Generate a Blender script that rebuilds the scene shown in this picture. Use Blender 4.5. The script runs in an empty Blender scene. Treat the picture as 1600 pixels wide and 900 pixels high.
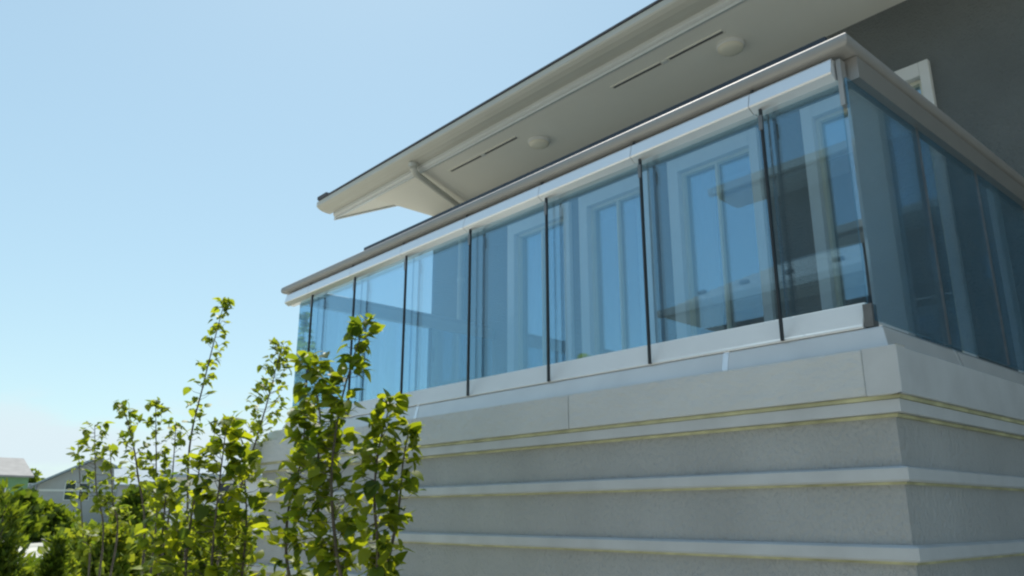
import bpy, bmesh, math, random
from mathutils import Vector, Matrix
random.seed(7)
C = bpy.context.scene
col = C.collection

# ------------------------------------------------------------------ camera, world, sun
EYE = 1.6
PITCH = math.atan(356/1238.0)
YAW = math.radians(48.4)
cd = bpy.data.cameras.new('camera'); cam = bpy.data.objects.new('camera', cd); col.objects.link(cam)
cd.sensor_width = 36; cd.lens = 1238/1600*36; cd.clip_start = 0.05; cd.clip_end = 12000
cam.location = (0, 0, EYE); cam.rotation_euler = (math.pi/2+PITCH, 0, YAW)
C.camera = cam
C.cycles.filter_width = 2.3
C.cycles.max_bounces = 16
C.cycles.transparent_max_bounces = 40
C.cycles.glossy_bounces = 6

SUN_AZ = Vector((-0.87, 0.49)).normalized()      # towards the sun
SUN_EL = math.radians(57)
w = bpy.data.worlds.new('World'); C.world = w; w.use_nodes = True
nt = w.node_tree; N = nt.nodes; L = nt.links
for n in list(N): N.remove(n)
out = N.new('ShaderNodeOutputWorld'); bg = N.new('ShaderNodeBackground'); bg.inputs[1].default_value = 0.085
sky = N.new('ShaderNodeTexSky'); sky.sky_type = 'NISHITA'; sky.sun_disc = False
sky.sun_elevation = SUN_EL; sky.sun_rotation = math.atan2(SUN_AZ.x, SUN_AZ.y)
sky.air_density = 1.15; sky.dust_density = 0.35; sky.ozone_density = 1.6
# thin cloud bank low over the horizon
tc = N.new('ShaderNodeTexCoord'); mp = N.new('ShaderNodeMapping'); mp.inputs['Scale'].default_value = (3, 3, 9)
no = N.new('ShaderNodeTexNoise'); no.inputs['Scale'].default_value = 1.3; no.inputs['Detail'].default_value = 7; no.inputs['Roughness'].default_value = 0.55
sx = N.new('ShaderNodeSeparateXYZ')
band = N.new('ShaderNodeMapRange'); band.inputs[1].default_value = 0.16; band.inputs[2].default_value = 0.08; band.inputs[3].default_value = 0; band.inputs[4].default_value = 1; band.interpolation_type = 'SMOOTHSTEP'
nr = N.new('ShaderNodeMapRange'); nr.inputs[1].default_value = 0.40; nr.inputs[2].default_value = 0.55; nr.interpolation_type = 'SMOOTHSTEP'
mu = N.new('ShaderNodeMath'); mu.operation = 'MULTIPLY'
mu2 = N.new('ShaderNodeMath'); mu2.operation = 'MULTIPLY'; mu2.inputs[1].default_value = 1.0
mx = N.new('ShaderNodeMix'); mx.data_type = 'RGBA'; mx.inputs['B'].default_value = (4.8, 5.7, 6.1, 1)
L.new(tc.outputs['Generated'], mp.inputs[0]); L.new(mp.outputs[0], no.inputs[0]); L.new(tc.outputs['Generated'], sx.inputs[0])
L.new(sx.outputs[2], band.inputs[0]); L.new(no.outputs[0], nr.inputs[0]); L.new(band.outputs[0], mu.inputs[0]); L.new(nr.outputs[0], mu.inputs[1])
L.new(mu.outputs[0], mu2.inputs[0]); L.new(mu2.outputs[0], mx.inputs['Factor']); gm_ = N.new('ShaderNodeGamma'); gm_.inputs[1].default_value = 0.50; L.new(sky.outputs[0], gm_.inputs[0]); tn = N.new('ShaderNodeVectorMath'); tn.operation = 'MULTIPLY'; tn.inputs[1].default_value = (1.78, 2.19, 2.24); L.new(gm_.outputs[0], tn.inputs[0]); L.new(tn.outputs[0], mx.inputs['A'])
L.new(mx.outputs['Result'], bg.inputs[0]); L.new(bg.outputs[0], out.inputs[0])

sd = bpy.data.lights.new('sun', 'SUN'); sd.energy = 2.9; sd.angle = math.radians(0.53); sd.color = (1, 0.95, 0.87)
sun = bpy.data.objects.new('sun', sd); col.objects.link(sun)
sdir = Vector((SUN_AZ.x*math.cos(SUN_EL), SUN_AZ.y*math.cos(SUN_EL), math.sin(SUN_EL)))
sun.rotation_euler = sdir.to_track_quat('Z', 'Y').to_euler(); sun.location = (-20, 20, 30)
C.view_settings.view_transform = 'Standard'; C.view_settings.look = 'None'; C.view_settings.exposure = 0.85; C.view_settings.gamma = 1

# ------------------------------------------------------------------ materials
def mat(name, base, rough=0.8, metal=0.0, noise=0.0, nscale=8, bump=0.0, bscale=40, spec=0.5, bdist=0.01, coord='Object', detail=6, stretch=None):
    m = bpy.data.materials.new(name); m.use_nodes = True
    n = m.node_tree.nodes; l = m.node_tree.links; b = n['Principled BSDF']
    b.inputs['Base Color'].default_value = (*base, 1); b.inputs['Roughness'].default_value = rough; b.inputs['Metallic'].default_value = metal
    b.inputs['Specular IOR Level'].default_value = spec
    t = n.new('ShaderNodeTexCoord'); src = t.outputs[coord]
    if stretch:
        mm = n.new('ShaderNodeMapping'); mm.inputs['Scale'].default_value = stretch; l.new(src, mm.inputs[0]); src = mm.outputs[0]
    if noise:
        a = n.new('ShaderNodeTexNoise'); a.inputs['Scale'].default_value = nscale; a.inputs['Detail'].default_value = detail
        l.new(src, a.inputs[0])
        r = n.new('ShaderNodeMapRange'); r.inputs[1].default_value = 0.3; r.inputs[2].default_value = 0.7; r.inputs[3].default_value = 1-noise; r.inputs[4].default_value = 1+noise
        l.new(a.outputs[0], r.inputs[0])
        mixn = n.new('ShaderNodeVectorMath'); mixn.operation = 'SCALE'; mixn.inputs[0].default_value = base; l.new(r.outputs[0], mixn.inputs['Scale'])
        l.new(mixn.outputs[0], b.inputs['Base Color'])
    if bump:
        a = n.new('ShaderNodeTexNoise'); a.inputs['Scale'].default_value = bscale; a.inputs['Detail'].default_value = 4
        l.new(src, a.inputs[0]); bp = n.new('ShaderNodeBump'); bp.inputs['Strength'].default_value = bump; bp.inputs['Distance'].default_value = bdist
        l.new(a.outputs[0], bp.inputs['Height']); l.new(bp.outputs[0], b.inputs['Normal'])
    return m

M = {}
M['stucco'] = mat('stucco', (.42, .44, .445), .9, noise=.10, nscale=2.2, bump=1.0, bscale=85, bdist=.014, stretch=(1, 1, .6))
M['board'] = mat('fascia_stucco', (.59, .62, .63), .85, noise=.04, nscale=4, bump=.8, bscale=22, bdist=.013, stretch=(1, 1, 1.6))
M['trim'] = mat('trim_paint', (.53, .56, .58), .7, noise=.08, nscale=6, bump=.3, bscale=90, bdist=.003)
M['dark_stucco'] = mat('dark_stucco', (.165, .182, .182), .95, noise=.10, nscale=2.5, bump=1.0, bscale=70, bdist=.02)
M['soffit'] = mat('soffit_paint', (.80, .775, .70), .8, noise=.03, nscale=1.2, bump=.15, bscale=80, bdist=.003)
M['fascia'] = mat('fascia_paint', (.64, .65, .63), .45, noise=.03, nscale=2)
M['gutter'] = mat('gutter_vinyl', (.52, .51, .45), .4, noise=.03, nscale=3)
M['vent'] = mat('vent_dark', (.10, .10, .105), .7, noise=.2, nscale=60)
M['rooftile'] = mat('roof_shingle', (.10, .10, .11), .85, noise=.3, nscale=15, bump=.6, bscale=60)
M['alu'] = mat('champagne_aluminium', (.50, .485, .46), .5, metal=.85, noise=.03, nscale=6)
M['alu_white'] = mat('white_powder_coat', (.84, .85, .85), .38, noise=.03, nscale=5)
M['alu_pale'] = mat('pale_channel', (.88, .89, .90), .24, metal=.6, noise=.02, nscale=5)
M['coping'] = mat('coping_metal', (.70, .71, .71), .38, metal=.35, noise=.05, nscale=5)
M['rail'] = mat('satin_handrail', (.40, .39, .375), .6, metal=.45, noise=.04, nscale=8, spec=.2)
M['gasket'] = mat('black_gasket', (.02, .025, .03), .5, noise=.2, nscale=30)
M['bracket'] = mat('bracket_steel', (.22, .22, .22), .4, metal=.6, noise=.1, nscale=30)
M['frame'] = mat('window_frame_vinyl', (.74, .74, .72), .45, noise=.03, nscale=5)
M['muntin'] = mat('muntin_cream', (.75, .72, .58), .5, noise=.03, nscale=5)
M['deck'] = mat('deck_boards', (.32, .29, .25), .75, noise=.2, nscale=4, bump=.3, bscale=30, stretch=(1, 12, 1))
M['curtain'] = mat('curtain_white', (.72, .72, .70), .9, noise=.06, nscale=10, stretch=(6, 1, .3))
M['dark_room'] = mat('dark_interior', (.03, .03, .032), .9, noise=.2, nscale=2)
M['lamp_opal'] = mat('opal_lamp_cover', (.78, .74, .62), .35, noise=.02, nscale=5)
M['navy'] = mat('dark_blue_track', (.03, .045, .065), .5, noise=.1, nscale=10)
M['bark'] = mat('sapling_bark', (.13, .11, .085), .9, noise=.3, nscale=30, bump=.5, bscale=90)

def glass(name, tint, refl, gain, seed=0.0):
    m = bpy.data.materials.new(name); m.use_nodes = True
    n = m.node_tree.nodes; l = m.node_tree.links
    for x in list(n): n.remove(x)
    o = n.new('ShaderNodeOutputMaterial'); t = n.new('ShaderNodeBsdfTransparent'); g = n.new('ShaderNodeBsdfGlossy'); mi = n.new('ShaderNodeMixShader')
    t.inputs[0].default_value = (*tint, 1); g.inputs[0].default_value = (*refl, 1); g.inputs['Roughness'].default_value = 0.012
    lw = n.new('ShaderNodeLayerWeight'); lw.inputs[0].default_value = .5
    pw = n.new('ShaderNodeMath'); pw.operation = 'POWER'; pw.inputs[1].default_value = 2.5; l.new(lw.outputs['Facing'], pw.inputs[0])
    f = n.new('ShaderNodeMath'); f.operation = 'MULTIPLY_ADD'; f.inputs[1].default_value = .75; f.inputs[2].default_value = gain; f.use_clamp = True; l.new(pw.outputs[0], f.inputs[0])
    tc_ = n.new('ShaderNodeTexCoord'); a = n.new('ShaderNodeTexNoise'); a.inputs['Scale'].default_value = 1.6; a.inputs['Detail'].default_value = 1
    bp = n.new('ShaderNodeBump'); bp.inputs['Strength'].default_value = .25; bp.inputs['Distance'].default_value = .004
    l.new(tc_.outputs['Object'], a.inputs[0]); l.new(a.outputs[0], bp.inputs['Height']); l.new(bp.outputs[0], g.inputs['Normal'])
    df = n.new('ShaderNodeBsdfDiffuse'); df.inputs[0].default_value = (.75, .77, .76, 1)
    sm = n.new('ShaderNodeMapping'); sm.inputs['Scale'].default_value = (7, 7, 1.6); a2 = n.new('ShaderNodeTexNoise'); a2.inputs['Scale'].default_value = 1.5; a2.inputs['Detail'].default_value = 8; a2.inputs['Roughness'].default_value = .65
    l.new(tc_.outputs['Object'], sm.inputs[0]); l.new(sm.outputs[0], a2.inputs[0])
    oi = n.new('ShaderNodeObjectInfo'); r2 = n.new('ShaderNodeMapRange'); r2.inputs[1].default_value = .35; r2.inputs[2].default_value = .75; r2.inputs[3].default_value = .006; r2.inputs[4].default_value = .032; l.new(a2.outputs[0], r2.inputs[0])
    ad2 = n.new('ShaderNodeMath'); ad2.operation = 'MULTIPLY_ADD'; ad2.inputs[1].default_value = .018; l.new(oi.outputs['Random'], ad2.inputs[0]); l.new(r2.outputs[0], ad2.inputs[2])
    m3 = n.new('ShaderNodeMixShader'); l.new(ad2.outputs[0], m3.inputs[0]); l.new(mi.outputs[0], m3.inputs[1]); l.new(df.outputs[0], m3.inputs[2])
    l.new(f.outputs[0], mi.inputs[0]); l.new(t.outputs[0], mi.inputs[1]); l.new(g.outputs[0], mi.inputs[2]); l.new(m3.outputs[0], o.inputs[0])
    return m
M['glass'] = glass('blue_tinted_glass', (.77, .86, .905), (.50, .80, 1.0), .165)
M['pane'] = glass('window_glass', (.90, .93, .94), (.60, .84, 1.0), .30)

def leafmat(name, c1, c2, trans=0.45):
    m = bpy.data.materials.new(name); m.use_nodes = True
    n = m.node_tree.nodes; l = m.node_tree.links
    for x in list(n): n.remove(x)
    o = n.new('ShaderNodeOutputMaterial')
    ge = n.new('ShaderNodeNewGeometry'); oi = n.new('ShaderNodeObjectInfo'); ad = n.new('ShaderNodeMath'); ad.operation = 'ADD'; fr = n.new('ShaderNodeMath'); fr.operation = 'FRACT'
    l.new(ge.outputs['Random Per Island'], ad.inputs[0]); l.new(oi.outputs['Random'], ad.inputs[1]); l.new(ad.outputs[0], fr.inputs[0])
    mc = n.new('ShaderNodeMix'); mc.data_type = 'RGBA'; mc.inputs['A'].default_value = (*c1, 1); mc.inputs['B'].default_value = (*c2, 1); l.new(fr.outputs[0], mc.inputs['Factor'])
    b = n.new('ShaderNodeBsdfPrincipled'); b.inputs['Roughness'].default_value = .5; b.inputs['Specular IOR Level'].default_value = .35
    tr = n.new('ShaderNodeBsdfTranslucent'); br = n.new('ShaderNodeVectorMath'); br.operation = 'MULTIPLY'; br.inputs[1].default_value = (3.9, 3.2, .9)
    l.new(mc.outputs['Result'], b.inputs['Base Color']); l.new(mc.outputs['Result'], br.inputs[0]); l.new(br.outputs[0], tr.inputs[0])
    ms = n.new('ShaderNodeMixShader'); ms.inputs[0].default_value = trans
    l.new(b.outputs[0], ms.inputs[1]); l.new(tr.outputs[0], ms.inputs[2]); l.new(ms.outputs[0], o.inputs[0])
    return m
M['leaf'] = leafmat('lime_leaf', (.04, .08, .010), (.17, .22, .02), .5)
M['leaf2'] = leafmat('fresh_leaf', (.05, .09, .015), (.15, .20, .03), .5)
M['conifer'] = leafmat('conifer_sprays', (.035, .07, .010), (.10, .145, .02), .4)
M['shrub'] = leafmat('yellow_green_shrub', (.07, .12, .02), (.15, .19, .03), .4)

# ------------------------------------------------------------------ helpers
def tag(o, label=None, cat=None, group=None, kind=None):
    if label: o['label'] = label
    if cat: o['category'] = cat
    if group: o['group'] = group
    if kind: o['kind'] = kind
    return o
def thing(name, label, cat, loc=(0, 0, 0), group=None):
    o = bpy.data.objects.new(name, None); col.objects.link(o); o.location = loc; o.empty_display_size = .2
    return tag(o, label, cat, group)
def wloc(o):
    v = Vector(o.location)
    while o.parent: o = o.parent; v += o.location
    return v
def obj(name, bm, m, parent=None, bevel=0, smooth=False):
    """mesh given in world coordinates; origin moved to its centre"""
    me = bpy.data.meshes.new(name)
    bmesh.ops.recalc_face_normals(bm, faces=bm.faces) if len(bm.faces) < 5000 else None
    c = Vector((0, 0, 0))
    if len(bm.verts):
        for v in bm.verts: c += v.co
        c /= len(bm.verts)
        bmesh.ops.translate(bm, verts=bm.verts, vec=-c)
    bm.to_mesh(me); bm.free()
    ms = m if isinstance(m, (list, tuple)) else [m]
    for x in ms: me.materials.append(x)
    if smooth:
        for p in me.polygons: p.use_smooth = True
    o = bpy.data.objects.new(name, me); col.objects.link(o)
    if parent: o.parent = parent; o.location = c - wloc(parent)
    else: o.location = c
    if bevel:
        bv = o.modifiers.new('bevel', 'BEVEL'); bv.width = bevel; bv.segments = 2; bv.limit_method = 'ANGLE'
    return o
def box(bm, x0, x1, y0, y1, z0, z1, mi=0):
    vs = [bm.verts.new((x, y, z)) for z in (z0, z1) for y in (y0, y1) for x in (x0, x1)]
    for f in ((0, 2, 3, 1), (4, 5, 7, 6), (0, 1, 5, 4), (2, 6, 7, 3), (0, 4, 6, 2), (1, 3, 7, 5)):
        fc = bm.faces.new([vs[i] for i in f]); fc.material_index = mi
def bx(name, m, parent, *a, bevel=0):
    bm = bmesh.new(); box(bm, *a); return obj(name, bm, m, parent, bevel)
def prism(bm, pts, axis, a, b):
    """polygon pts (2-tuples in the two other axes) extruded along axis from a to b"""
    def P(p, t):
        return {'x': (t, p[0], p[1]), 'y': (p[0], t, p[1]), 'z': (p[0], p[1], t)}[axis]
    v0 = [bm.verts.new(P(p, a)) for p in pts]; v1 = [bm.verts.new(P(p, b)) for p in pts]
    bm.faces.new(v0); bm.faces.new(v1[::-1])
    for i in range(len(pts)):
        j = (i+1) % len(pts); bm.faces.new((v0[i], v0[j], v1[j], v1[i]))
def sweep(bm, path, prof):
    """closed profile (outward offset, z) swept along an xy polyline whose outer side is on the right-hand side"""
    n = len(path); rings = []
    for i, p in enumerate(path):
        p = Vector(p)
        ds = []
        if i > 0: ds.append((p-Vector(path[i-1])).normalized())
        if i < n-1: ds.append((Vector(path[i+1])-p).normalized())
        ns = [Vector((d.y, -d.x)) for d in ds]
        m_ = sum(ns, Vector((0, 0))).normalized(); k = 1/max(.2, m_.dot(ns[0]))
        rings.append([bm.verts.new((p.x+m_.x*k*o, p.y+m_.y*k*o, z)) for o, z in prof])
    q = len(prof)
    for a, b in zip(rings, rings[1:]):
        for i in range(q):
            j = (i+1) % q; bm.faces.new((a[i], a[j], b[j], b[i]))
    bm.faces.new(rings[0]); bm.faces.new(rings[-1][::-1])
def tube(bm, pts, r0, r1=None, n=6):
    r1 = r0 if r1 is None else r1
    pts = [Vector(p) for p in pts]; rings = []
    for i, p in enumerate(pts):
        d = (pts[min(i+1, len(pts)-1)]-pts[max(i-1, 0)]).normalized()
        u = d.cross(Vector((0, 0, 1)));
        if u.length < .1: u = d.cross(Vector((1, 0, 0)))
        u.normalize(); v = d.cross(u); r = r0+(r1-r0)*i/(len(pts)-1)
        rings.append([bm.verts.new(p+u*math.cos(k*2*math.pi/n)*r+v*math.sin(k*2*math.pi/n)*r) for k in range(n)])
    for a, b in zip(rings, rings[1:]):
        for k in range(n): bm.faces.new((a[k], a[(k+1) % n], b[(k+1) % n], b[k]))
    bm.faces.new(rings[0][::-1]); bm.faces.new(rings[-1])
def rect(o0, o1, z0, z1): return [(o0, z0), (o1, z0), (o1, z1), (o0, z1)]

# ray of a photograph pixel -> point at horizontal distance d (used once, to survey the place)
def at(px, py, d):
    f = 1238.0; s, c = math.sin(YAW), math.cos(YAW); sp, cp = math.sin(PITCH), math.cos(PITCH)
    Fv = Vector((-s*cp, c*cp, sp)); Rv = Vector((c, s, 0)); Uv = Rv.cross(Fv)
    v = Fv*f+Rv*(px-800)-Uv*(py-450)
    h = math.hypot(v.x, v.y)
    return Vector((v.x*d/h, v.y*d/h, EYE+v.z*d/h))

# ------------------------------------------------------------------ ground
bm = bmesh.new()
R = 4000; vs = [bm.verts.new((x, y, 0)) for x, y in ((-R, -R), (R, -R), (R, R), (-R, R))]; bm.faces.new(vs)
gm = mat('ground_gravel', (.45, .44, .38), .95, noise=.35, nscale=.35, bump=.4, bscale=6)
tag(obj('ground', bm, gm), kind='structure')
bm = bmesh.new()
rd = [at(-900, 880, 24), at(700, 880, 24), at(700, 860, 34), at(-900, 860, 34)]
f_ = bm.faces.new([bm.verts.new((p.x, p.y, .004)) for p in rd])
tag(obj('street', bm, mat('pale_asphalt', (.17, .17, .165), .9, noise=.15, nscale=1)), kind='structure')
bm = bmesh.new()
a0, a1 = at(-900, 880, 23.6), at(700, 880, 23.6)
dv = (a1-a0).normalized(); nv = Vector((-dv.y, dv.x, 0))
q = [a0, a1, a1-nv*.0+nv*.35, a0+nv*.35]
v0 = [bm.verts.new((p.x, p.y, 0)) for p in q]; v1 = [bm.verts.new((p.x, p.y, .13)) for p in q]
bm.faces.new(v1)
for i in range(4): bm.faces.new((v0[i], v0[(i+1) % 4], v1[(i+1) % 4], v1[i]))
tag(obj('kerb', bm, M['trim']), kind='structure')

# ------------------------------------------------------------------ house
WY = 4.4          # house wall plane
SZ = 4.516        # soffit height
XL, XR = -6.145, 8.0
FD = 2.12         # balcony floor
house = thing('house', 'grey stucco house with deep cream eave, behind and above the glazed balcony', 'house', (1, 8, 0))

windows = [(-4.98, -4.22), (-4.11, -3.40), (-3.22, -2.485), (-2.17, -1.39)]
WB, WT = 2.16, 4.08
# front wall with openings
bm = bmesh.new()
xs = [XL] + [v for w_ in windows for v in w_] + [XR]
for i in range(0, len(xs), 2): box(bm, xs[i], xs[i+1], WY, WY+.2, 0, SZ+.10)
for a, b in windows:
    box(bm, a, b, WY, WY+.2, 0, WB); box(bm, a, b, WY, WY+.2, WT, SZ+.10)
bmesh.ops.remove_doubles(bm, verts=bm.verts, dist=1e-5)
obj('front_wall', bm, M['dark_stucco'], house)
RP = .475
def roofz(y): return 4.505+(y-3.669)*RP if y < 8 else 4.505+(8-3.669)*RP-(y-8)*RP
for nm, x0, x1 in (('gable_wall', XL, XL+.2), ('gable_wall', XR-.2, XR)):
    bm = bmesh.new(); prism(bm, [(WY+.201, 0), (12, 0), (12, roofz(12)+.15), (8, roofz(8)+.15), (WY+.201, roofz(WY+.2)+.15)], 'x', x0, x1)
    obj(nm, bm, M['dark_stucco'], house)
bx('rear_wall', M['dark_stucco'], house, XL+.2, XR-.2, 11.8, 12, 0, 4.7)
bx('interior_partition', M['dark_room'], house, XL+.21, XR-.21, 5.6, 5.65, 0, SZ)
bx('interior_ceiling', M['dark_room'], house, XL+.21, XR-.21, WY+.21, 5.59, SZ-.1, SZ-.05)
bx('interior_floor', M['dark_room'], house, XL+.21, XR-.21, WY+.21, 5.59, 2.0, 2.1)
# roof slab
OX0, OX1 = -6.80, 8.9
bm = bmesh.new()
T = .10
pl = [(3.458, 4.640), (3.60, 4.655), (8, roofz(8)+.18), (12.4, roofz(12.4)+.18), (12.4, roofz(12.4)+.18+T*.6), (8, roofz(8)+.18+T), (3.458, 4.655)]
prism(bm, pl, 'x', OX0-.03, OX1+.03)
roof = obj('roof', bm, M['rooftile'], house)
bx('ridge_end_cap', M['rooftile'], roof, OX0-.06, OX0+.12, 3.465, 3.54, 4.66, 4.69)
# sloping soffit of the gable overhang, rake board
bm = bmesh.new(); prism(bm, [(3.67, roofz(3.67)), (8, roofz(8)), (8, roofz(8)+.03), (3.67, roofz(3.67)+.03)], 'x', OX0+.02, -6.16)
obj('rake_soffit', bm, M['soffit'], house)
bm = bmesh.new(); prism(bm, [(3.645, roofz(3.645)-.02), (8, roofz(8)-.02), (8, roofz(8)+.178), (3.645, 4.655)], 'x', OX0-.02, OX0+.02)
obj('rake_board', bm, M['fascia'], house)
bm = bmesh.new(); prism(bm, [(8.001, roofz(8)-.02), (12.3, roofz(12.3)-.02), (12.3, roofz(12.3)+.178), (8.001, roofz(8)+.178)], 'x', OX0-.02, OX0+.02)
obj('rake_board', bm, M['fascia'], house)
# boxed flat soffit
bx('soffit', M['soffit'], house, -6.15, OX1, 3.645, WY-.001, SZ, SZ+.02)
bm = bmesh.new(); prism(bm, [(3.675, SZ+.021), (WY, SZ+.021), (WY, roofz(WY))], 'x', -6.16, -6.145)
obj('soffit_side_panel', bm, M['soffit'], house)
# fascia board
bm = bmesh.new()
prism(bm, [(3.62, SZ+.0), (3.644, SZ-.012), (3.644, SZ+.135), (3.62, SZ+.135)], 'x', OX0, OX1)
obj('fascia_board', bm, M['fascia'], house, .004)
bm = bmesh.new()
prism(bm, [(3.645, SZ-.001), (3.70, SZ-.001), (3.645, SZ-.03), (3.6445, SZ-.012)], 'x', OX0+.02, OX1)
obj('soffit_cove', bm, M['fascia'], house)
# gutter : half round with outer lip
bm = bmesh.new()
gz = 4.70; gy = 3.545
arc = [(gy-.075, gz+.088), (gy-.080, gz+.088), (gy-.082, gz+.02), (gy-.074, gz+.002), (gy-.050, gz-.022), (gy-.015, gz-.042), (gy+.03, gz-.050), (gy+.074, gz-.050),
       (gy+.074, gz+.088), (gy+.069, gz+.088), (gy+.069, gz-.045), (gy+.03, gz-.045), (gy-.012, gz-.037), (gy-.046, gz-.018), (gy-.069, gz+.005), (gy-.077, gz+.022)]
ep = [(gy-.0765, gz+.085), (gy-.0775, gz+.022), (gy-.069, gz+.006), (gy-.046, gz-.017), (gy-.012, gz-.036), (gy+.03, gz-.044), (gy+.0685, gz-.044), (gy+.0685, gz+.085)]
arc = [(a_, 4.546+(b_-gz+.05)*.64) for a_, b_ in arc]; ep = [(a_, 4.546+(b_-gz+.05)*.64) for a_, b_ in ep]
prism(bm, arc, 'x', OX0-.06, OX1)
gut = obj('gutter', bm, M['gutter'], house)
bm = bmesh.new()
prism(bm, ep, 'x', OX0-.058, OX0-.052)
obj('end_cap', bm, M['gutter'], gut)
# downpipe : elbow below the gutter, back under the soffit to the wall
dp = bmesh.new()
P0 = Vector((-5.30, gy+.01, 4.55))
tube(dp, [P0, P0+Vector((0, 0, -.05)), P0+Vector((-.01, .04, -.09)), P0+Vector((-.03, .12, -.10)), Vector((-5.60, 4.30, 4.43)), Vector((-5.62, 4.345, 4.40)), Vector((-5.62, 4.35, 4.33)), Vector((-5.62, 4.35, .05))], .030, .030, 12)
pipe = obj('downpipe', dp, M['gutter'], house, smooth=True)
c_ = bmesh.new(); tube(c_, [P0+Vector((0, 0, -.005)), P0+Vector((0, 0, -.045))], .042, .036, 12); obj('pipe_collar', c_, M['gutter'], pipe)
for z in (3.7, 2.9):
    c_ = bmesh.new(); tube(c_, [(-5.62, 4.35, z), (-5.62, 4.35, z+.03)], .036, .036, 12); obj('pipe_clip', c_, M['gutter'], pipe)
# soffit vents (each pair: two slots and a small joint block)
for a, b in ((-3.26, -2.845), (-2.77, -2.36), (-5.15, -4.73), (-4.68, -4.29)):
    vo = bx('soffit_vent', M['vent'], house, a, b, 3.842, 3.868, SZ-.005, SZ-.0005)
    bx('vent_rim', M['soffit'], vo, a-.01, b+.01, 3.834, 3.8415, SZ-.008, SZ-.0004); bx('vent_rim', M['soffit'], vo, a-.01, b+.01, 3.8685, 3.876, SZ-.008, SZ-.0004)
for x in (-2.807, -4.705):
    bx('vent_joint', M['fascia'], house, x-.02, x+.02, 3.842, 3.87, SZ-.012, SZ-.0005)

for i, (a, b) in enumerate(windows):
    fw = .105 if i < 3 else .085; yo = WY-.035
    bm = bmesh.new()
    box(bm, a, a+fw*.85, yo, WY+.10, WB, WT); box(bm, b-fw*.62, b, yo, WY+.10, WB, WT)
    box(bm, a+fw*.85, b-fw*.62, yo, WY+.10, WT-fw, WT); box(bm, a+fw*.85, b-fw*.62, yo, WY+.10, WB, WB+.06)
    fr = obj('window', bm, M['frame'], house, .004)
    ia, ib = a+fw*.85, b-fw*.62
    if i == 3: bx('centre_stile', M['frame'], fr, -1.87, -1.70, yo+.004, WY+.058, WB+.061, WT-fw-.001)
    # inner sash
    bm = bmesh.new(); s = .022
    box(bm, ia+.001, ia+s, WY+.012, WY+.05, WB+.061, WT-fw-.001); box(bm, ib-s, ib-.001, WY+.012, WY+.05, WB+.061, WT-fw-.001)
    box(bm, ia+s, ib-s, WY+.012, WY+.05, WT-fw-s, WT-fw-.001); box(bm, ia+s, ib-s, WY+.012, WY+.05, WB+.061, WB+.11)
    obj('sash', bm, M['muntin'], fr)
    mx_ = (ia+ib)/2
    if i < 3: bx('muntin', M['muntin'], fr, mx_-.008, mx_+.008, WY+.014, WY+.045, WB+.11, WT-fw-s)
    if i < 3: bx('handle', M['bracket'], fr, ib-.016, ib-.004, WY-.004, WY+.011, 3.02, 3.16)
    bx('pane', M['pane'], fr, ia+s, ib-s, WY+.046, WY+.056, WB+.11, WT-fw-s)
    # curtain: folded sheet
    bm = bmesh.new(); n_ = 40; x0, x1 = (ia+.01, ib-.01) if i == 3 else ((ia-.05, ia+.16) if i != 1 else (ib-.22, ib+.05))
    row = []
    for k in range(n_+1):
        x = x0+(x1-x0)*k/n_; y = (WY+.062+.002*math.sin(k*1.1)) if i == 3 else WY+.17+.018*math.sin(k*1.35)+.006*math.sin(k*.5)
        row.append((bm.verts.new((x, y, 3.72 if i == 3 else WB+.03)), bm.verts.new((x, y, WT+.02))))
    for p, q_ in zip(row, row[1:]): bm.faces.new((p[0], q_[0], q_[1], p[1]))
    cu = obj('curtain', bm, M['curtain'], fr, smooth=True)
    so = cu.modifiers.new('solid', 'SOLIDIFY'); so.thickness = .003
    bx('sill', M['frame'], fr, a-.02, b+.02, WY-.06, WY-.002, WB-.03, WB-.001)

# ceiling lights on the soffit
def ceiling_light(x, y, label):
    t = thing('ceiling_light', label, 'ceiling light', (x, y, SZ), 'round opal lights on the eave soffit')
    bm = bmesh.new(); r = .090
    prof = [(0, -.001), (r, -.001), (r, -.018), (r-.006, -.024), (0, -.024)]
    def lathe(bm, prof, n=36):
        rings = [[bm.verts.new((x+p[0]*math.cos(k*2*math.pi/n), y+p[0]*math.sin(k*2*math.pi/n), SZ+p[1])) for k in range(n)] if p[0] > 0 else [bm.verts.new((x, y, SZ+p[1]))] for p in prof]
        for a, b in zip(rings, rings[1:]):
            for k in range(n):
                f = [a[k % len(a)]]
                if len(a) > 1: f.append(a[(k+1) % n])
                if len(b) > 1: f.append(b[(k+1) % n])
                f.append(b[k % len(b)]); bm.faces.new(f)
    lathe(bm, prof); obj('base_ring', bm, M['frame'], t, smooth=False)
    bm = bmesh.new(); lathe(bm, [(.082, -.0245), (.081, -.032), (.072, -.042), (.052, -.049), (.024, -.053), (0, -.054)]); obj('lamp_cover', bm, M['lamp_opal'], t, smooth=True)
ceiling_light(-2.41, 4.02, 'round opal ceiling light nearer the camera, above the two right glass panels')
ceiling_light(-4.215, 4.035, 'round opal ceiling light farther along the eave, right of the downpipe')

# ------------------------------------------------------------------ balcony
BX, BY, LX = -1.045, 2.5, -5.48
balc = thing('balcony', 'pale stucco balcony with projecting horizontal trim bands, in front of the house', 'balcony', (-3.2, 3.4, 0))
def path(lx, end=WY-.002): return [(lx, end), (lx, BY), (BX, BY), (BX, end)]
bm = bmesh.new()
P_ = path(LX)
sweep(bm, P_, rect(-.15, 0, 0, 1.93)); obj('balcony_wall', bm, M['stucco'], balc)
def unit(z): return EYE+2.5*z
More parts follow.
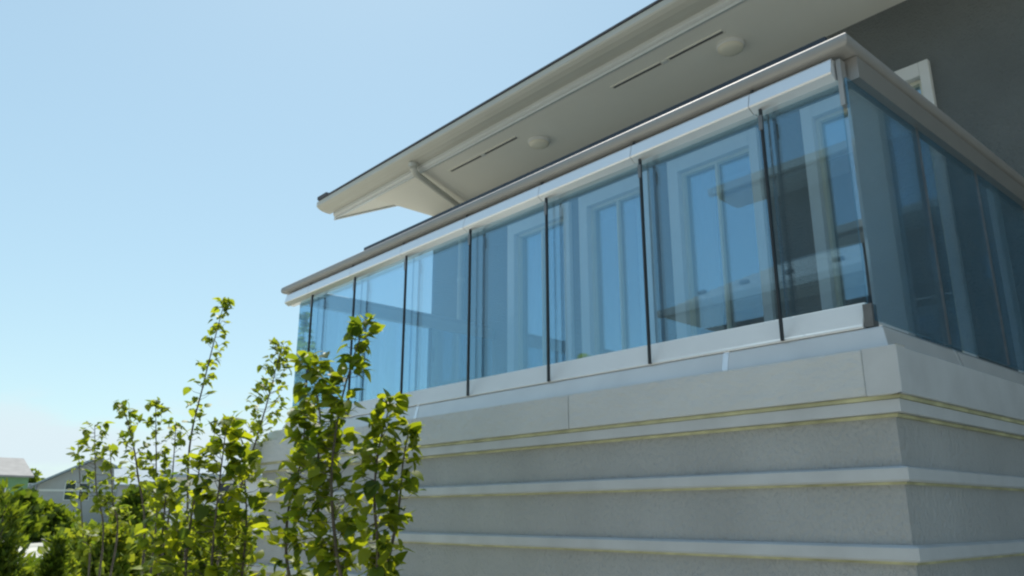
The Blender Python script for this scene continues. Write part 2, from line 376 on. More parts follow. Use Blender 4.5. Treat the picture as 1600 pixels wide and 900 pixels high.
# upper board: two front lengths with a fine joint, a corner piece, the side length
o_ = .045
bm = bmesh.new(); sweep(bm, [(-5.60, WY-.002), (-5.60, BY), (-2.4025, BY)], rect(-.149, o_, 1.958, 2.104)); obj('upper_board', bm, M['board'], balc, .003)
bm = bmesh.new(); sweep(bm, [(-2.3985, BY), (BX-.062, BY)], rect(-.149, o_, 1.958, 2.104)); obj('upper_board', bm, M['board'], balc, .003)
bm = bmesh.new(); sweep(bm, [(BX-.06, BY), (BX+.0, BY), (BX, BY+.012)], rect(-.10, o_+.004, 1.956, 2.106)); obj('corner_trim', bm, M['trim'], balc, .003)
bm = bmesh.new(); sweep(bm, [(BX, BY+.016), (BX, WY-.002)], rect(-.149, o_, 1.958, 2.104)); obj('upper_board', bm, M['trim'], balc, .003)
# two shallow steps under the board
M['ochre'] = mat('ochre_strip', (.50, .50, .31), .7, noise=.3, nscale=9, bump=.4, bscale=60, bdist=.003)  # yellowish strips under the board, the step and each trim band
for nm, mm, z0, z1, o in (('ochre_bead', 'ochre', 1.944, 1.957, .034), ('step_moulding', 'trim', 1.903, 1.943, .030), ('ochre_bead', 'ochre', 1.891, 1.902, .012)):
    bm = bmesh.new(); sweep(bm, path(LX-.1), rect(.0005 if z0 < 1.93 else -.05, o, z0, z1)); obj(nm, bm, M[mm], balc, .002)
k = 0
zc = EYE+2.5*.0480
while zc > .1:
    bm = bmesh.new(); h = .0215
    sweep(bm, path(LX), [(.0005, zc-h), (.020, zc-h), (.026, zc-h+.006), (.026, zc+h-.004), (.018, zc+h), (.0005, zc+h+.004)]); obj('trim_band', bm, M['trim'], balc)
    bm = bmesh.new(); sweep(bm, path(LX), rect(.0005, .010, zc-h-.008, zc-h-.0005)); obj('ochre_bead', bm, M['ochre'], balc)
    zc -= .2285; k += 1
# coping: lengths butted with small joint covers
def clen(p, end_cap=True):
    bm = bmesh.new(); sweep(bm, p, [(-.16, 2.108), (.010, 2.108), (.010, 2.113), (-.006, 2.174), (-.012, 2.182), (-.16, 2.180)]); return obj('coping', bm, M['coping'], balc, .003)
def cpath(a, b): return [(a, BY), (b, BY)]
bm = bmesh.new()
clen([(-5.45, WY-.002), (-5.45, BY), (-3.601, BY)]); clen(cpath(-3.599, -1.631)); clen([(-1.629, BY), (BX, BY), (BX, 3.099)]); clen([(BX, 3.101), (BX, WY-.002)])
for x in (-3.6, -1.63):
    bm = bmesh.new(); sweep(bm, [(x-.012, BY), (x+.012, BY)], [(-.05, 2.1835), (-.0112, 2.1838), (-.0045, 2.175), (.0118, 2.113), (.0118, 2.106), (.0104, 2.106), (.0104, 2.113), (-.0056, 2.174), (-.0118, 2.1822), (-.05, 2.1822)]); obj('joint_cover', bm, M['alu_pale'], balc)
bm = bmesh.new(); sweep(bm, [(BX, 3.09), (BX, 3.11)], [(-.05, 2.1835), (-.0112, 2.1838), (-.0045, 2.175), (.0118, 2.113), (.0118, 2.106), (.0104, 2.106), (.0104, 2.113), (-.0056, 2.174), (-.0118, 2.1822), (-.05, 2.1822)]); obj('joint_cover', bm, M['alu_pale'], balc)
bx('floor_slab', M['trim'], balc, LX+.16, BX-.16, BY+.16, WY-.002, 1.93, 2.08)
y = BY+.17
i = 0
while y < WY-.13:
    bx('deck_board', M['deck'], balc, LX+.17, BX-.17, y, y+.118, 2.081, FD-.012); y += .123

# ------------------------------------------------------------------ glass balustrade
bal = thing('glass_balustrade', 'blue tinted frameless glass balustrade with rounded metal handrail along the balcony edge', 'balustrade', (-3.2, 2.6, 2.18))
GX, GL = -1.075, -5.20
TOPZ = 3.085
gpos = [GL-.0, -4.915, -4.343, -3.76, -3.154, -2.565, -1.982, -1.396, GX-.03]
# kerb rail that carries the glass (front, left end, side)
bm = bmesh.new(); sweep(bm, [(-5.22, WY-.01), (-5.22, BY+.03), (-1.115, BY+.03)], [(-.07, 2.184), (.022, 2.184), (.022, 2.192), (.018, 2.196), (-.018, 2.278), (-.07, 2.278)]); obj('base_rail', bm, M['alu_white'], bal, .003)
bm = bmesh.new(); sweep(bm, [(GX, BY+.10), (GX, WY-.01)], rect(-.06, -.015, 2.184, 2.205)); obj('base_rail', bm, M['alu'], bal, .003)
def gpanel(a, b):
    return bx('glass_panel', M['glass'], bal, a+.004, b-.004, BY+.049, BY+.059, 2.26, TOPZ, bevel=0)
for a, b in zip(gpos, gpos[1:]): gpanel(a, b)
for x in gpos[1:-1]:
    g_ = bx('glazing_bar', M['gasket'], bal, x-.0045, x+.0045, BY-.006, BY+.006, 2.186, TOPZ-.002)
    bx('clamp', M['bracket'], g_, x-.008, x+.008, BY-.009, BY-.0065, TOPZ-.09, TOPZ-.03)
# left end panels
lp = [BY+.05, 3.10, 3.72, WY-.02]
for a, b in zip(lp, lp[1:]):
    bx('glass_panel', M['glass'], bal, GL-.005, GL+.005, a+.004, b-.004, 2.277, TOPZ)
    if a > 3: bx('glazing_bar', M['gasket'], bal, GL-.02, GL+.02, a-.006, a+.003, 2.186, TOPZ-.001)
# right side panels
sp = [BY+.02, 3.10, 3.72, WY-.03]
for a, b in zip(sp, sp[1:]):
    bx('glass_panel', M['glass'], bal, GX-.005, GX+.005, a+.004, b-.004, 2.206, TOPZ)
    if a > 3: bx('glazing_bar', M['bracket'], bal, GX-.012, GX+.012, a-.003, a+.003, 2.206, TOPZ-.001)
bx('reflection_strip', M['frame'], bal, GX-.03, GX-.006, 3.97, 4.06, 2.206, TOPZ-.001)  # pale upright added in place of a reflection in the side glass
bx('corner_bracket', M['bracket'], bal, GX-.035, GX-.006, BY+.012, BY+.05, 2.186, 2.262)
bx('corner_bracket', M['alu'], bal, GX-.022, GX-.0055, BY+.014, BY+.05, 2.98, 3.16)
# top channel, one length per panel
chan = [(.040, TOPZ+.0), (.046, TOPZ-.008), (.076, TOPZ+.010), (.079, TOPZ+.016), (.066, TOPZ+.070), (.062, TOPZ+.076), (.00, TOPZ+.076), (.0, TOPZ-.002), (.02, TOPZ-.002)]
chan = [(o-.055, z) for o, z in chan]
cx = [-5.30]+[x-.035 for x in gpos[1:-1]]+[-1.10]
for a, b in zip(cx, cx[1:]):
    bm = bmesh.new(); sweep(bm, [(a+.0015, BY), (b-.0015, BY)], chan); obj('top_channel', bm, M['alu_pale'], bal)
for x in cx[1:-1]:
    bm = bmesh.new(); tube(bm, [(x+.012, BY-.006, TOPZ+.074), (x+.012, BY-.006, TOPZ+.084)], .007, .007, 8); obj('bolt', bm, M['gasket'], bal)
sch = [(-.055, TOPZ+.001), (.0, TOPZ+.001), (.0, TOPZ+.086), (-.055, TOPZ+.086)]  # darker metal than the front lengths; the lighting difference is put into the colour
bm = bmesh.new(); sweep(bm, [(GX+.035, BY+.06), (GX+.035, WY-.01)], sch); obj('top_channel', bm, M['alu'], bal)
bm = bmesh.new(); sweep(bm, [(GL-.035, WY-.01), (GL-.035, BY+.06)], sch); obj('top_channel', bm, M['alu'], bal)
# handrail: rounded section
hr = []
hz, hh, hw = 3.206, .031, .045
for k in range(20):
    t = 2*math.pi*k/20
    cx_, sx_ = math.cos(t), math.sin(t)
    hr.append((-.016+hw*math.copysign(abs(cx_)**.75, cx_), hz+hh*math.copysign(abs(sx_)**.75, sx_)))
bm = bmesh.new(); sweep(bm, [(-5.335, WY-.01), (-5.335, BY), (BX-.012, BY), (BX-.012, WY-.01)], hr)
hro = obj('handrail', bm, M['rail'], bal, smooth=True)
try:
    hro.data.set_sharp_from_angle(angle=math.radians(40))
except Exception: pass
bx('blind_track', M['navy'], bal, -4.40, BX-.11, BY+.085, BY+.125, 3.225, 3.318)

# ------------------------------------------------------------------ saplings and shrubs
def leaf_mesh(name, m):
    """heart shaped, slightly folded and drooping leaf, unit length, stem at the origin, tip along +Y"""
    me = bpy.data.meshes.new(name)
    mid = [(0, 0, 0), (0, .35, .03), (0, .7, .0), (0, 1.0, -.12)]
    rt = [(.12, -.10, .02), (.34, .05, .08), (.43, .28, .10), (.33, .58, .05), (.13, .85, -.05)]
    V = mid+rt+[(-x, y, z) for x, y, z in rt]
    F = [(0, 4, 5), (0, 5, 6, 1), (1, 6, 7, 2), (2, 7, 8), (2, 8, 3), (0, 10, 9), (0, 1, 11, 10), (1, 2, 12, 11), (2, 13, 12), (2, 3, 13)]
    me.from_pydata(V, [], F); me.materials.append(m)
    for p in me.polygons: p.use_smooth = True
    return me
leafV = leaf_mesh('leaf_a', M['leaf']); leafB = leaf_mesh('leaf_b', M['leaf2'])
LV = [v.co.copy() for v in leafV.vertices]; LF = [tuple(p.vertices) for p in leafV.polygons]

def leaf_matrix(p, out, s, rnd):
    """hangs outward and down from a twig"""
    d = (out*rnd.uniform(.4, 1)+Vector((rnd.uniform(-.5, .5), rnd.uniform(-.5, .5), rnd.uniform(-1.1, .35)))).normalized()
    up = Vector((rnd.uniform(-.6, .6), rnd.uniform(-.6, .6), 1)).normalized()
    x = d.cross(up).normalized(); z = x.cross(d)
    Mx = Matrix((x, d, z)).transposed().to_4x4()
    w_ = rnd.uniform(.8, 1.1)
    return Matrix.Translation(p) @ Mx @ Matrix.Diagonal((s*w_, s, s, 1))

def smooth_path(pts, n):
    out_ = []
    for i in range(len(pts)-1):
        p0 = pts[max(i-1, 0)]; p1 = pts[i]; p2 = pts[i+1]; p3 = pts[min(i+2, len(pts)-1)]
        for k in range(n):
            t = k/n
            out_.append(.5*((2*p1)+(-p0+p2)*t+(2*p0-5*p1+4*p2-p3)*t*t+(-p0+3*p1-3*p2+p3)*t**3))
    out_.append(pts[-1]); return out_

def sapling(name, label, cat, base, shoots, leaf_size, seed, group=None, single=True, mesh=None, lm='leaf', r0=.011):
    """shoots: (list of points, leaves per metre, spread, start fraction)"""
    rnd = random.Random(seed)
    t = thing(name, label, cat, base, group)
    mats = []
    for pts, dens, spread, st in shoots:
        sm = smooth_path(pts, 6)
        bm = bmesh.new(); tube(bm, sm, r0, .0022, 6)
        n = len(sm); Ltot = sum((sm[i+1]-sm[i]).length for i in range(n-1))
        cnt = int(Ltot*dens*(1-st))
        j = 0
        while j < cnt:
            u = st+(1-st)*(j+rnd.random())/cnt; f = u*(n-1); i = min(int(f), n-2); p = sm[i].lerp(sm[i+1], f-i)
            sp_ = spread*(1.0-.65*max(0, u-.55)/.45)*(0.6+.4*min(1, (u-st)*4))
            a = rnd.uniform(0, 2*math.pi); o = Vector((math.cos(a), math.sin(a), rnd.uniform(.0, .9)))
            ln = sp_*rnd.uniform(.35, 1)
            tip = p+o*ln
            if ln > .05:
                tube(bm, [p, p+o*ln*.55+Vector((0, 0, -.01)), tip], .0022, .001, 3)
            g = rnd.randint(2, 4) if ln > .06 else rnd.randint(1, 2)
            for q in range(g):
                pp = p.lerp(tip, rnd.uniform(.45, 1.0)) if q else tip
                oo = (o+Vector((rnd.uniform(-.8, .8), rnd.uniform(-.8, .8), 0))).normalized()
                mats.append(leaf_matrix(pp, oo, leaf_size*rnd.choice((rnd.uniform(.4, .8), rnd.uniform(.8, 1.25))), rnd))
            j += g
        obj('stem', bm, M['bark'], t, smooth=True)
    mats.sort(key=lambda m_: m_.translation.length)
    nsingle = 300 if single else 0
    me0 = mesh or leafV
    rnd2 = random.Random(seed+1); inv = Matrix.Translation(-wloc(t))
    if single and len(mats) > 300: rnd2.shuffle(mats); mats.sort(key=lambda m_: -m_.to_scale().y/m_.translation.length)
    for m_ in mats[:nsingle]:
        o = bpy.data.objects.new('leaf', me0); col.objects.link(o); o.parent = t; o.matrix_local = inv @ m_
    rest = mats[nsingle:]
    if rest:
        V, F = [], []
        for m_ in rest:
            b = len(V); V += [m_ @ v for v in LV]; F += [tuple(b+i for i in f) for f in LF]
        me = bpy.data.meshes.new('foliage'); c = wloc(t); me.from_pydata([v-c for v in V], [], F); me.materials.append(M[lm])
        for p in me.polygons: p.use_smooth = True
        o = bpy.data.objects.new('foliage', me); col.objects.link(o); o.parent = t; o['kind'] = 'stuff'
    return t

def S(pts, dens, spread, st=.0): return ([at(x, y, d) for x, y, d in pts], dens, spread, st)
gp = lambda x, d: Vector((at(x, 806, d).x, at(x, 806, d).y, 0))
# A: nearest sapling, in front of the balcony's far end
bA = gp(540, 3.6)
sapling('sapling', 'leafy sapling with large lime green leaves, nearest the camera, in front of the stucco balcony', 'sapling', bA, [
    ([bA]+[at(*p) for p in ((525, 1000, 3.6), (505, 880, 3.62), (495, 760, 3.66), (500, 650, 3.7), (482, 560, 3.7))], 175, .17, .33),
    ([bA]+[at(*p) for p in ((540, 1000, 3.5), (525, 860, 3.5), (518, 740, 3.52), (535, 620, 3.55), (570, 505, 3.6))], 185, .13, .33),
    ([bA]+[at(*p) for p in ((570, 1000, 3.4), (590, 880, 3.36), (585, 780, 3.36), (592, 700, 3.38), (612, 625, 3.4))], 165, .115, .33),
    ([bA]+[at(*p) for p in ((560, 1010, 3.5), (600, 900, 3.42), (622, 800, 3.42), (630, 720, 3.45), (640, 668, 3.45))], 100, .08, .36),
    ([bA]+[at(*p) for p in ((500, 1000, 3.7), (452, 900, 3.75), (450, 800, 3.8), (470, 720, 3.8), (478, 640, 3.8))], 130, .12, .36)],
    .066, 11, group='saplings planted along the balcony')
# B: dense sapling left of it with bright tops
bB = gp(345, 4.1)
sapling('sapling', 'dense bright green sapling filling the lower middle-left, its top below the tall bare shoot', 'sapling', bB, [
    ([bB]+[at(*p) for p in ((335, 1000, 4.0), (330, 900, 4.0), (340, 780, 4.0), (355, 655, 4.0))], 180, .16, .30),
    ([bB]+[at(*p) for p in ((300, 1000, 4.1), (290, 900, 4.1), (300, 800, 4.1), (318, 700, 4.1))], 170, .15, .30),
    ([bB]+[at(*p) for p in ((365, 1000, 4.0), (378, 900, 4.0), (385, 800, 4.0), (378, 700, 4.0))], 170, .14, .30),
    ([bB]+[at(*p) for p in ((270, 1000, 4.3), (250, 900, 4.3), (255, 820, 4.3), (262, 750, 4.3))], 185, .13, .33)],
    .064, 23, group='saplings planted along the balcony')
# C: tall thin shoot plus leaning branch, small leaves, farther
bC = gp(300, 6.2)
sapling('sapling', 'slender sapling whose single tall shoot rises highest against the blue sky', 'sapling', bC, [
    ([bC]+[at(*p) for p in ((290, 860, 6.2), (296, 700, 6.2), (318, 600, 6.2), (338, 520, 6.2), (352, 468, 6.2))], 95, .11, .42),
    ([bC]+[at(*p) for p in ((345, 860, 6.2), (390, 720, 6.0), (420, 620, 5.9), (440, 540, 5.8))], 190, .18, .40)],
    .058, 31, single=True, mesh=leafB, lm='leaf2', group='saplings planted along the balcony')
# D: smaller saplings to the left
bD = gp(160, 7.0)
sapling('sapling', 'small-leaved sapling at far left of the row, in front of the grey gabled house', 'sapling', bD, [
    ([bD]+[at(*p) for p in ((160, 860, 7), (150, 760, 7), (148, 665, 7))], 130, .21, .46),
    ([bD]+[at(*p) for p in ((180, 860, 7), (176, 780, 7), (172, 700, 7))], 95, .17, .42),
    ([bD]+[at(*p) for p in ((140, 880, 7.1), (130, 840, 7.1), (122, 690, 7.1))], 50, .15, .4)],
    .062, 41, single=True, mesh=leafB, lm='leaf2', group='saplings planted along the balcony')
bE = gp(235, 6.0)
sapling('sapling', 'sparse small-leaved sapling between the leftmost sapling and the tall shoot', 'sapling', bE, [
    ([bE]+[at(*p) for p in ((225, 860, 6), (215, 740, 6), (205, 680, 6), (190, 628, 6))], 85, .11, .42),
    ([bE]+[at(*p) for p in ((240, 860, 6), (244, 740, 6), (243, 625, 6))], 120, .13, .42),
    ([bE]+[at(*p) for p in ((255, 860, 6), (268, 760, 6), (275, 660, 6))], 90, .14, .42)],
    .056, 43, single=True, mesh=leafB, lm='leaf2', group='saplings planted along the balcony')

def spray_bush(name, label, cat, base, w_, h, n, size, m, seed, cone=.5, blade=(.28, 1.0), group=None):
    """dense bush of small upright sprays on a short trunk"""
    rnd = random.Random(seed); t = thing(name, label, cat, base, group)
    bm = bmesh.new(); tube(bm, [base, base+Vector((0.02, 0, h*.5)), base+Vector((0, .02, h*.9))], .03*h, .006, 6); obj('stem', bm, M['bark'], t)
    V, F = [], []
    lobes = [(rnd.uniform(0, 2*math.pi), rnd.uniform(.2, .95), rnd.uniform(.5, 1.0)) for _ in range(9)]
    for i in range(n):
        u = rnd.random()**.8; a, rr, hh_ = rnd.choice(lobes)
        rad = w_*(1-u*cone)*.5
        x = rad*rr*.7*math.cos(a)+rnd.gauss(0, .22)*rad; y = rad*rr*.7*math.sin(a)+rnd.gauss(0, .22)*rad; z = u*h*hh_
        p = base+Vector((x, y, z))
        d = Vector((x, y, 0)); d = d.normalized() if d.length else Vector((1, 0, 0))
        d = (d*rnd.uniform(.2, 1.0)+Vector((rnd.gauss(0, .4), rnd.gauss(0, .4), rnd.uniform(.2, 1.2)))).normalized()
        s = size*rnd.uniform(.5, 1.3); sd_ = d.cross(Vector((rnd.gauss(0, 1), rnd.gauss(0, 1), rnd.gauss(0, 1)))).normalized()*s*blade[0]
        b = len(V); V += [p, p+d*s*.5+sd_, p+d*s*blade[1], p+d*s*.5-sd_]; F.append((b, b+1, b+2, b+3))
    me = bpy.data.meshes.new('foliage'); me.from_pydata([v-base for v in V], [], F); me.materials.append(m)
    o = bpy.data.objects.new('foliage', me); col.objects.link(o); o.parent = t; o['kind'] = 'stuff'
    return t
def hgt(py, d): return EYE+(806-py)*d/1288*1.0
spray_bush('conifer_shrub', 'tall dark conifer shrub cut by the left edge of the picture', 'shrub', gp(2, 8.0), 1.1, hgt(762, 8), 9000, .09, M['conifer'], 1, .75, (.16, 1), 'conifer shrubs at lower left')
spray_bush('conifer_shrub', 'feathery green conifer second from the left edge', 'shrub', gp(50, 8.6), 1.1, hgt(838, 8.6), 7000, .09, M['conifer'], 2, .7, (.16, 1), 'conifer shrubs at lower left')
spray_bush('conifer_shrub', 'dark narrow conifer with a pointed tip below the gabled house', 'shrub', gp(93, 8.2), .8, hgt(822, 8.2), 6500, .09, M['conifer'], 3, .85, (.16, 1), 'conifer shrubs at lower left')
spray_bush('conifer_shrub', 'light green low conifer just right of the pointed one', 'shrub', gp(122, 10), .9, hgt(850, 10), 5000, .10, M['shrub'], 4, .7, (.18, 1), 'conifer shrubs at lower left')
spray_bush('leafy_shrub', 'rounded yellow green shrub behind the leftmost sapling', 'shrub', gp(165, 16), 2.4, hgt(818, 16), 7000, .16, M['shrub'], 5, .4, (.4, 1), 'round shrubs before the houses')
spray_bush('leafy_shrub', 'broad green shrub behind the saplings, right of the yellow green one', 'shrub', gp(235, 17), 3.2, hgt(822, 17), 7000, .16, M['shrub'], 6, .4, (.4, 1), 'round shrubs before the houses')
spray_bush('leafy_shrub', 'dark low shrub at the street edge', 'shrub', gp(140, 24), 2.2, hgt(833, 24), 4000, .18, M['conifer'], 8, .3, (.4, 1), 'round shrubs before the houses')
spray_bush('leafy_shrub', 'low bright shrub on the near side of the street', 'shrub', gp(150, 11), 1.5, hgt(884, 11), 2500, .12, M['shrub'], 9, .4, (.4, 1), 'round shrubs before the houses')
spray_bush('leafy_shrub', 'green shrub beyond the dense sapling', 'shrub', gp(330, 19), 3.0, hgt(800, 19), 5000, .16, M['shrub'], 10, .4, (.4, 1), 'round shrubs before the houses')

# ------------------------------------------------------------------ far houses
M['siding_grey'] = mat('grey_siding', (.46, .46, .46), .85, noise=.05, nscale=1)
M['siding_green'] = mat('green_siding', (.17, .31, .16), .85, noise=.08, nscale=1)
M['roof_pale'] = mat('pale_blue_roof', (.34, .40, .44), .85, noise=.1, nscale=2)
M['roof_grey'] = mat('grey_roof', (.30, .29, .28), .8, noise=.12, nscale=2)
M['white'] = mat('white_trim', (.75, .75, .73), .7, noise=.03)
M['farglass'] = mat('far_window_glass', (.03, .04, .05), .12, noise=.2, nscale=1, spec=.8)

def far_house(label, px, d, w_, dep, eave, ridge, wall, roofm, gable_front=True, wins=(), yaw=0, over=.5, group=None, extra=None):
    base = gp(px, d)
    e = thing('detached_house', label, 'house', (0, 0, 0), group)
    kids = []
    def add(nm, bm, m, par=None):
        o = obj(nm, bm, m, par or e); return o
    # local frame: x across the view, y away
    bm = bmesh.new()
    if gable_front: prism(bm, [(-w_/2, 0), (w_/2, 0), (w_/2, eave), (0, ridge), (-w_/2, eave)], 'y', 0, dep)
    else: prism(bm, [(0, 0), (dep, 0), (dep, eave), (dep/2, ridge), (0, eave)], 'x', -w_/2, w_/2)
    add('wall', bm, wall)
    bm = bmesh.new(); tz = .18
    if gable_front:
        sl = (ridge-eave)/(w_/2)
        prism(bm, [(-w_/2-over, eave-over*sl+.03), (0, ridge+.03), (w_/2+over, eave-over*sl+.03), (w_/2+over, eave-over*sl+tz), (0, ridge+tz+.05), (-w_/2-over, eave-over*sl+tz)], 'y', -over, dep+over)
    else:
        sl = (ridge-eave)/(dep/2)
        prism(bm, [(-over, eave-over*sl+.03), (dep/2, ridge+.03), (dep+over, eave-over*sl+.03), (dep+over, eave-over*sl+tz), (dep/2, ridge+tz+.05), (-over, eave-over*sl+tz)], 'x', -w_/2-over, w_/2+over)
    add('roof', bm, roofm)
    for (x, z, ww, hh) in wins:
        bm = bmesh.new(); f = .09
        box(bm, x-ww/2-f, x-ww/2, -.06, -.005, z-hh/2-f, z+hh/2+f); box(bm, x+ww/2, x+ww/2+f, -.06, -.005, z-hh/2-f, z+hh/2+f)
        box(bm, x-ww/2, x+ww/2, -.06, -.005, z+hh/2, z+hh/2+f); box(bm, x-ww/2, x+ww/2, -.06, -.005, z-hh/2-f, z-hh/2)
        fr = add('window', bm, M['white']); bm = bmesh.new(); box(bm, x-ww/2, x+ww/2, -.03, -.008, z-hh/2, z+hh/2); add('pane', bm, M['farglass'], fr)
    if extra: extra(add)
    e.location = base; e.rotation_euler = (0, 0, YAW-math.atan((px-800)/1288.0)+math.radians(yaw))
    return e
def k_(d): return d/1288.0
def ex_gable(add):
    for x0, x1, z0, z1 in ((-11.2, -5.22, 0, 3.6),):
        bm = bmesh.new(); box(bm, x0, x1, .8, 8, z0, z1); add('lower_wing', bm, M['siding_grey'])
        bm = bmesh.new(); box(bm, x0-.3, x1, .3, 8.2, z1+.005, z1+.2); add('balcony_slab', bm, M['white'])
        bm = bmesh.new()
        for i in range(14): box(bm, x0+.1+i*.44, x0+.16+i*.44, .4, .46, z1+.2, z1+1.1)
        box(bm, x0, x1-.1, .38, .48, z1+1.1, z1+1.18); add('balcony_railing', bm, M['white'])
    bm = bmesh.new(); box(bm, -5.2, 5.2, -.05, -.004, 4.0, 4.22); add('belt_course', bm, M['white'])
far_house('grey two storey house with a pale gabled roof seen end on, behind the leftmost sapling', 143, 95, 10.4, 14, 4.7, 7.35, M['siding_grey'], M['roof_pale'], True,
    [(-2.3, 3.6+.4, .9, 1.6), (-1.0, 3.6+.4, .9, 1.6), (2.7, 4.0, .8, 1.4)], yaw=-8, over=.9, extra=ex_gable, group='detached houses beyond the street')
far_house('green sided house with grey hipped-looking roof at the left edge', -32, 80, 6.2, 9, 4.8, 6.35, M['siding_green'], M['roof_grey'], False,
    [(1.1, 3.0, .7, 1.9), (-1.4, 3.0, .8, 1.6)], yaw=10, over=.3, group='detached houses beyond the street')
far_house('pale blue roofed house showing between the saplings', 262, 90, 9.5, 10, 4.6, 6.4, M['siding_grey'], M['roof_pale'], False,
    [(-2.5, 3.4, 1.2, 1.4), (0.4, 3.4, 1.2, 1.4), (3, 3.4, 1.2, 1.4)], yaw=6, over=.5, group='detached houses beyond the street')
far_house('pale house with blue roof visible just left of the balcony corner', 395, 40, 7.5, 7, 3.35, 4.3, M['white'], M['roof_pale'], False,
    [(.4, 2.6, .35, .9), (-1.2, 2.6, .8, .9), (.4, .9, .35, 1.2), (2.0, 2.6, .8, .9)], yaw=0, over=.35, group='detached houses beyond the street')
far_house('small pale house with a gable roof between the gabled house and the blue roofed one', 212, 105, 6.5, 9, 4.2, 6.1, M['white'], M['roof_grey'], True,
    [(-1.4, 3.1, .8, 1.1), (1.4, 3.1, .8, 1.1)], yaw=12, over=.4, group='detached houses beyond the street')
far_house('grey gabled house glimpsed behind the dense sapling', 318, 85, 8, 9, 4.6, 6.6, M['siding_grey'], M['roof_pale'], True,
    [(-1.8, 3.4, .9, 1.2), (1.8, 3.4, .9, 1.2)], yaw=-5, over=.5, group='detached houses beyond the street')
for i, (px, d, wd, ht) in enumerate(((-60, 70, 12, 5.5), (40, 120, 7, 7.2), (205, 75, 6, 3.6), (320, 110, 10, 5.2), (-200, 90, 14, 7), (20, 60, 5, 3.0), (75, 62, 6, 2.2))):
    spray_bush('far_tree', ['broad dark tree left of the green house', 'dark tree top between the green and the gabled house', 'low tree between the gabled house and the blue roofed one', 'tree beyond the blue roofed house', 'tree beyond the left edge', 'small tree in front of the green house', 'low bush in front of the gabled house'][i],
        'tree', gp(px, d), wd*.8, ht, 2500, .55, M['conifer'], 60+i, .5, (.4, 1), 'trees around the far houses')

# ------------------------------------------------------------------ houses facing the balcony (seen mirrored in its glass)
M['nwall'] = mat('neighbour_wall', (.16, .15, .14), .9, noise=.05, nscale=1)
M['nroof'] = mat('neighbour_shingles', (.46, .45, .44), .8, noise=.15, nscale=5)
M['ntrim'] = mat('neighbour_trim', (.30, .30, .29), .6, noise=.05, nscale=2)
nh = thing('neighbour_house', 'two storey house across the lane mirrored in the balcony glass', 'house', (-2, -9, 0))
bx('lower_wall', M['nwall'], nh, -7.6, 9, -16, -6.601, 0, 5.0)
bx('upper_wall', M['nwall'], nh, -7.3, 9, -15.6, -8.0, 4.7, 7.5)
e0, e1 = 5.10, 6.15
# lower roof, shingle courses as real steps, hipped left end
bm = bmesh.new(); nC = 16
for i in range(nC):
    t0, t1 = i/nC, (i+1)/nC
    y0, y1 = -6+(-2)*t0, -6+(-2)*t1; z0, z1 = e0+(e1-e0)*t0, e0+(e1-e0)*t1; xl0, xl1 = -8.5+1.5*t0, -8.5+1.5*t1
    v = [bm.verts.new(p) for p in ((xl0, y0, z0+.03), (9.3, y0, z0+.03), (9.3, y1, z1), (xl1, y1, z1))]; bm.faces.new(v)
    w2 = [bm.verts.new(p) for p in ((xl0, y0, z0), (9.3, y0, z0))]; bm.faces.new((w2[0], w2[1], v[1], v[0]))
    # left hip side
    v2 = [bm.verts.new(p) for p in ((xl0, y0, z0+.03), (xl1, y1, z1), (xl1, -16, z1), (xl0, -16, z0+.03))]; bm.faces.new(v2)
    v3 = [bm.verts.new(p) for p in ((xl0, y0, z0), (xl0, -16, z0))]; bm.faces.new((v3[0], v2[0], v2[3], v3[1]))
obj('lower_roof', bm, M['nroof'], nh)
bx('lower_soffit', M['ntrim'], nh, -8.45, 9.3, -6.6, -6.03, e0-.12, e0-.02)
bx('lower_soffit', M['ntrim'], nh, -8.45, -7.6, -16, -6.6, e0-.12, e0-.02)
bx('lower_gutter', M['ntrim'], nh, -8.55, 9.3, -6.03, -5.92, e0-.10, e0+.02)
x = -8.0
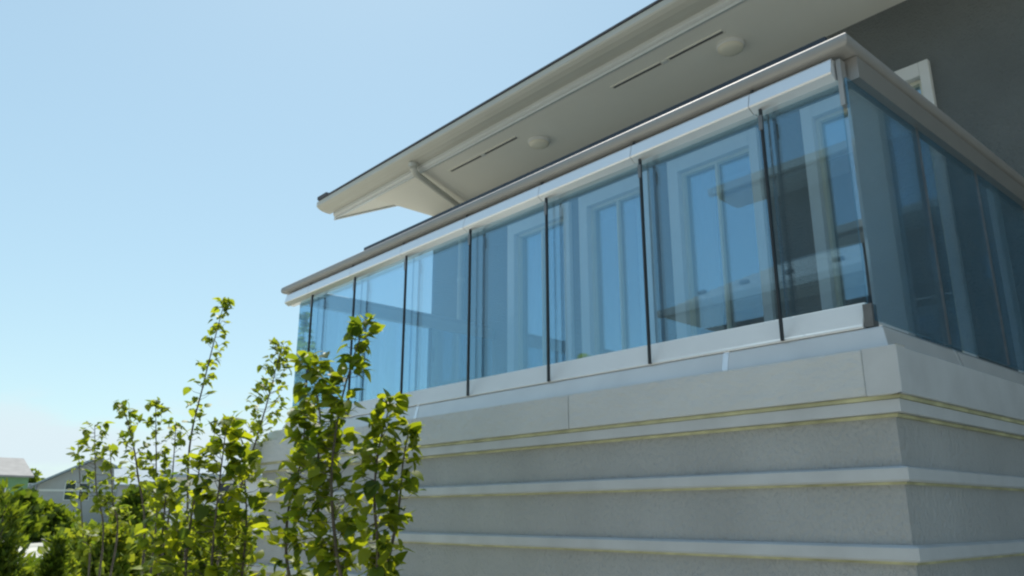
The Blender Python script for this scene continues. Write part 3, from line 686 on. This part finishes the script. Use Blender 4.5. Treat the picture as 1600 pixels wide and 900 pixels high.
while x < 8.5:
    for yy, dx in ((-6.6, 0),):
        zz = e0+(e1-e0)*((-6-yy)/2)+.03
        bx('snow_guard', M['vent'], nh, x+dx-.08, x+dx+.08, yy-.04, yy+.02, zz, zz+.06)
    x += .85
bm = bmesh.new(); prism(bm, [(-7.3, 7.55), (-7.3, 7.73), (-12, 9.2), (-16.4, 7.73), (-16.4, 7.55), (-12, 9.0)], 'x', -8.1, 9.6); obj('upper_roof', bm, M['nroof'], nh)
bx('upper_soffit', M['ntrim'], nh, -8.0, 9.5, -8.0, -7.35, 7.47, 7.54)
bx('upper_gutter', M['ntrim'], nh, -8.15, 9.6, -7.34, -7.22, 7.55, 7.69)
for x in (-5.6, -3.0, -.4, 2.2, 4.8):
    fr = bx('window', M['ntrim'], nh, x-.75, x+.75, -6.6+.001, -6.52, 1.4, 3.4); bx('pane', M['farglass'], fr, x-.66, x+.66, -6.519, -6.505, 1.5, 3.3)
rh = thing('neighbour_house', 'dark walled house beside the lane mirrored in the side glass', 'house', (9, 16, 0))
bx('wall', M['nwall'], rh, 5.5, 14, 10, 23, 0, 7.6)
bm = bmesh.new(); prism(bm, [(4.9, 7.55), (9.75, 9.8), (14.6, 7.55), (14.6, 7.75), (9.75, 10.05), (4.9, 7.75)], 'y', 9.4, 23.6); obj('roof', bm, M['rooftile'], rh)
for z in (3.1, 5.6):
    for y in (11.5, 14.5, 17.5, 20.5):
        fr = bx('window', M['ntrim'], rh, 5.42, 5.499, y-.8, y+.8, z, z+1.4); bx('pane', M['farglass'], fr, 5.405, 5.419, y-.7, y+.7, z+.1, z+1.3)
ab = thing('apartment_block', 'tall dark apartment block down the lane mirrored in the far part of the side glass', 'building', (12, 36, 0))
bx('wall', M['nwall'], ab, 6.0, 18, 25, 50, 0, 15)
bx('roof', M['rooftile'], ab, 5.6, 18.4, 24.6, 50.4, 15.01, 15.3)
for z in (2.0, 5.2, 8.4, 11.6):
    for y in (28, 33, 38, 43, 48):
        fr = bx('window', M['ntrim'], ab, 5.90, 5.999, y-1.1, y+1.1, z, z+1.7); bx('pane', M['farglass'], fr, 5.885, 5.899, y-1, y+1, z+.1, z+1.6)
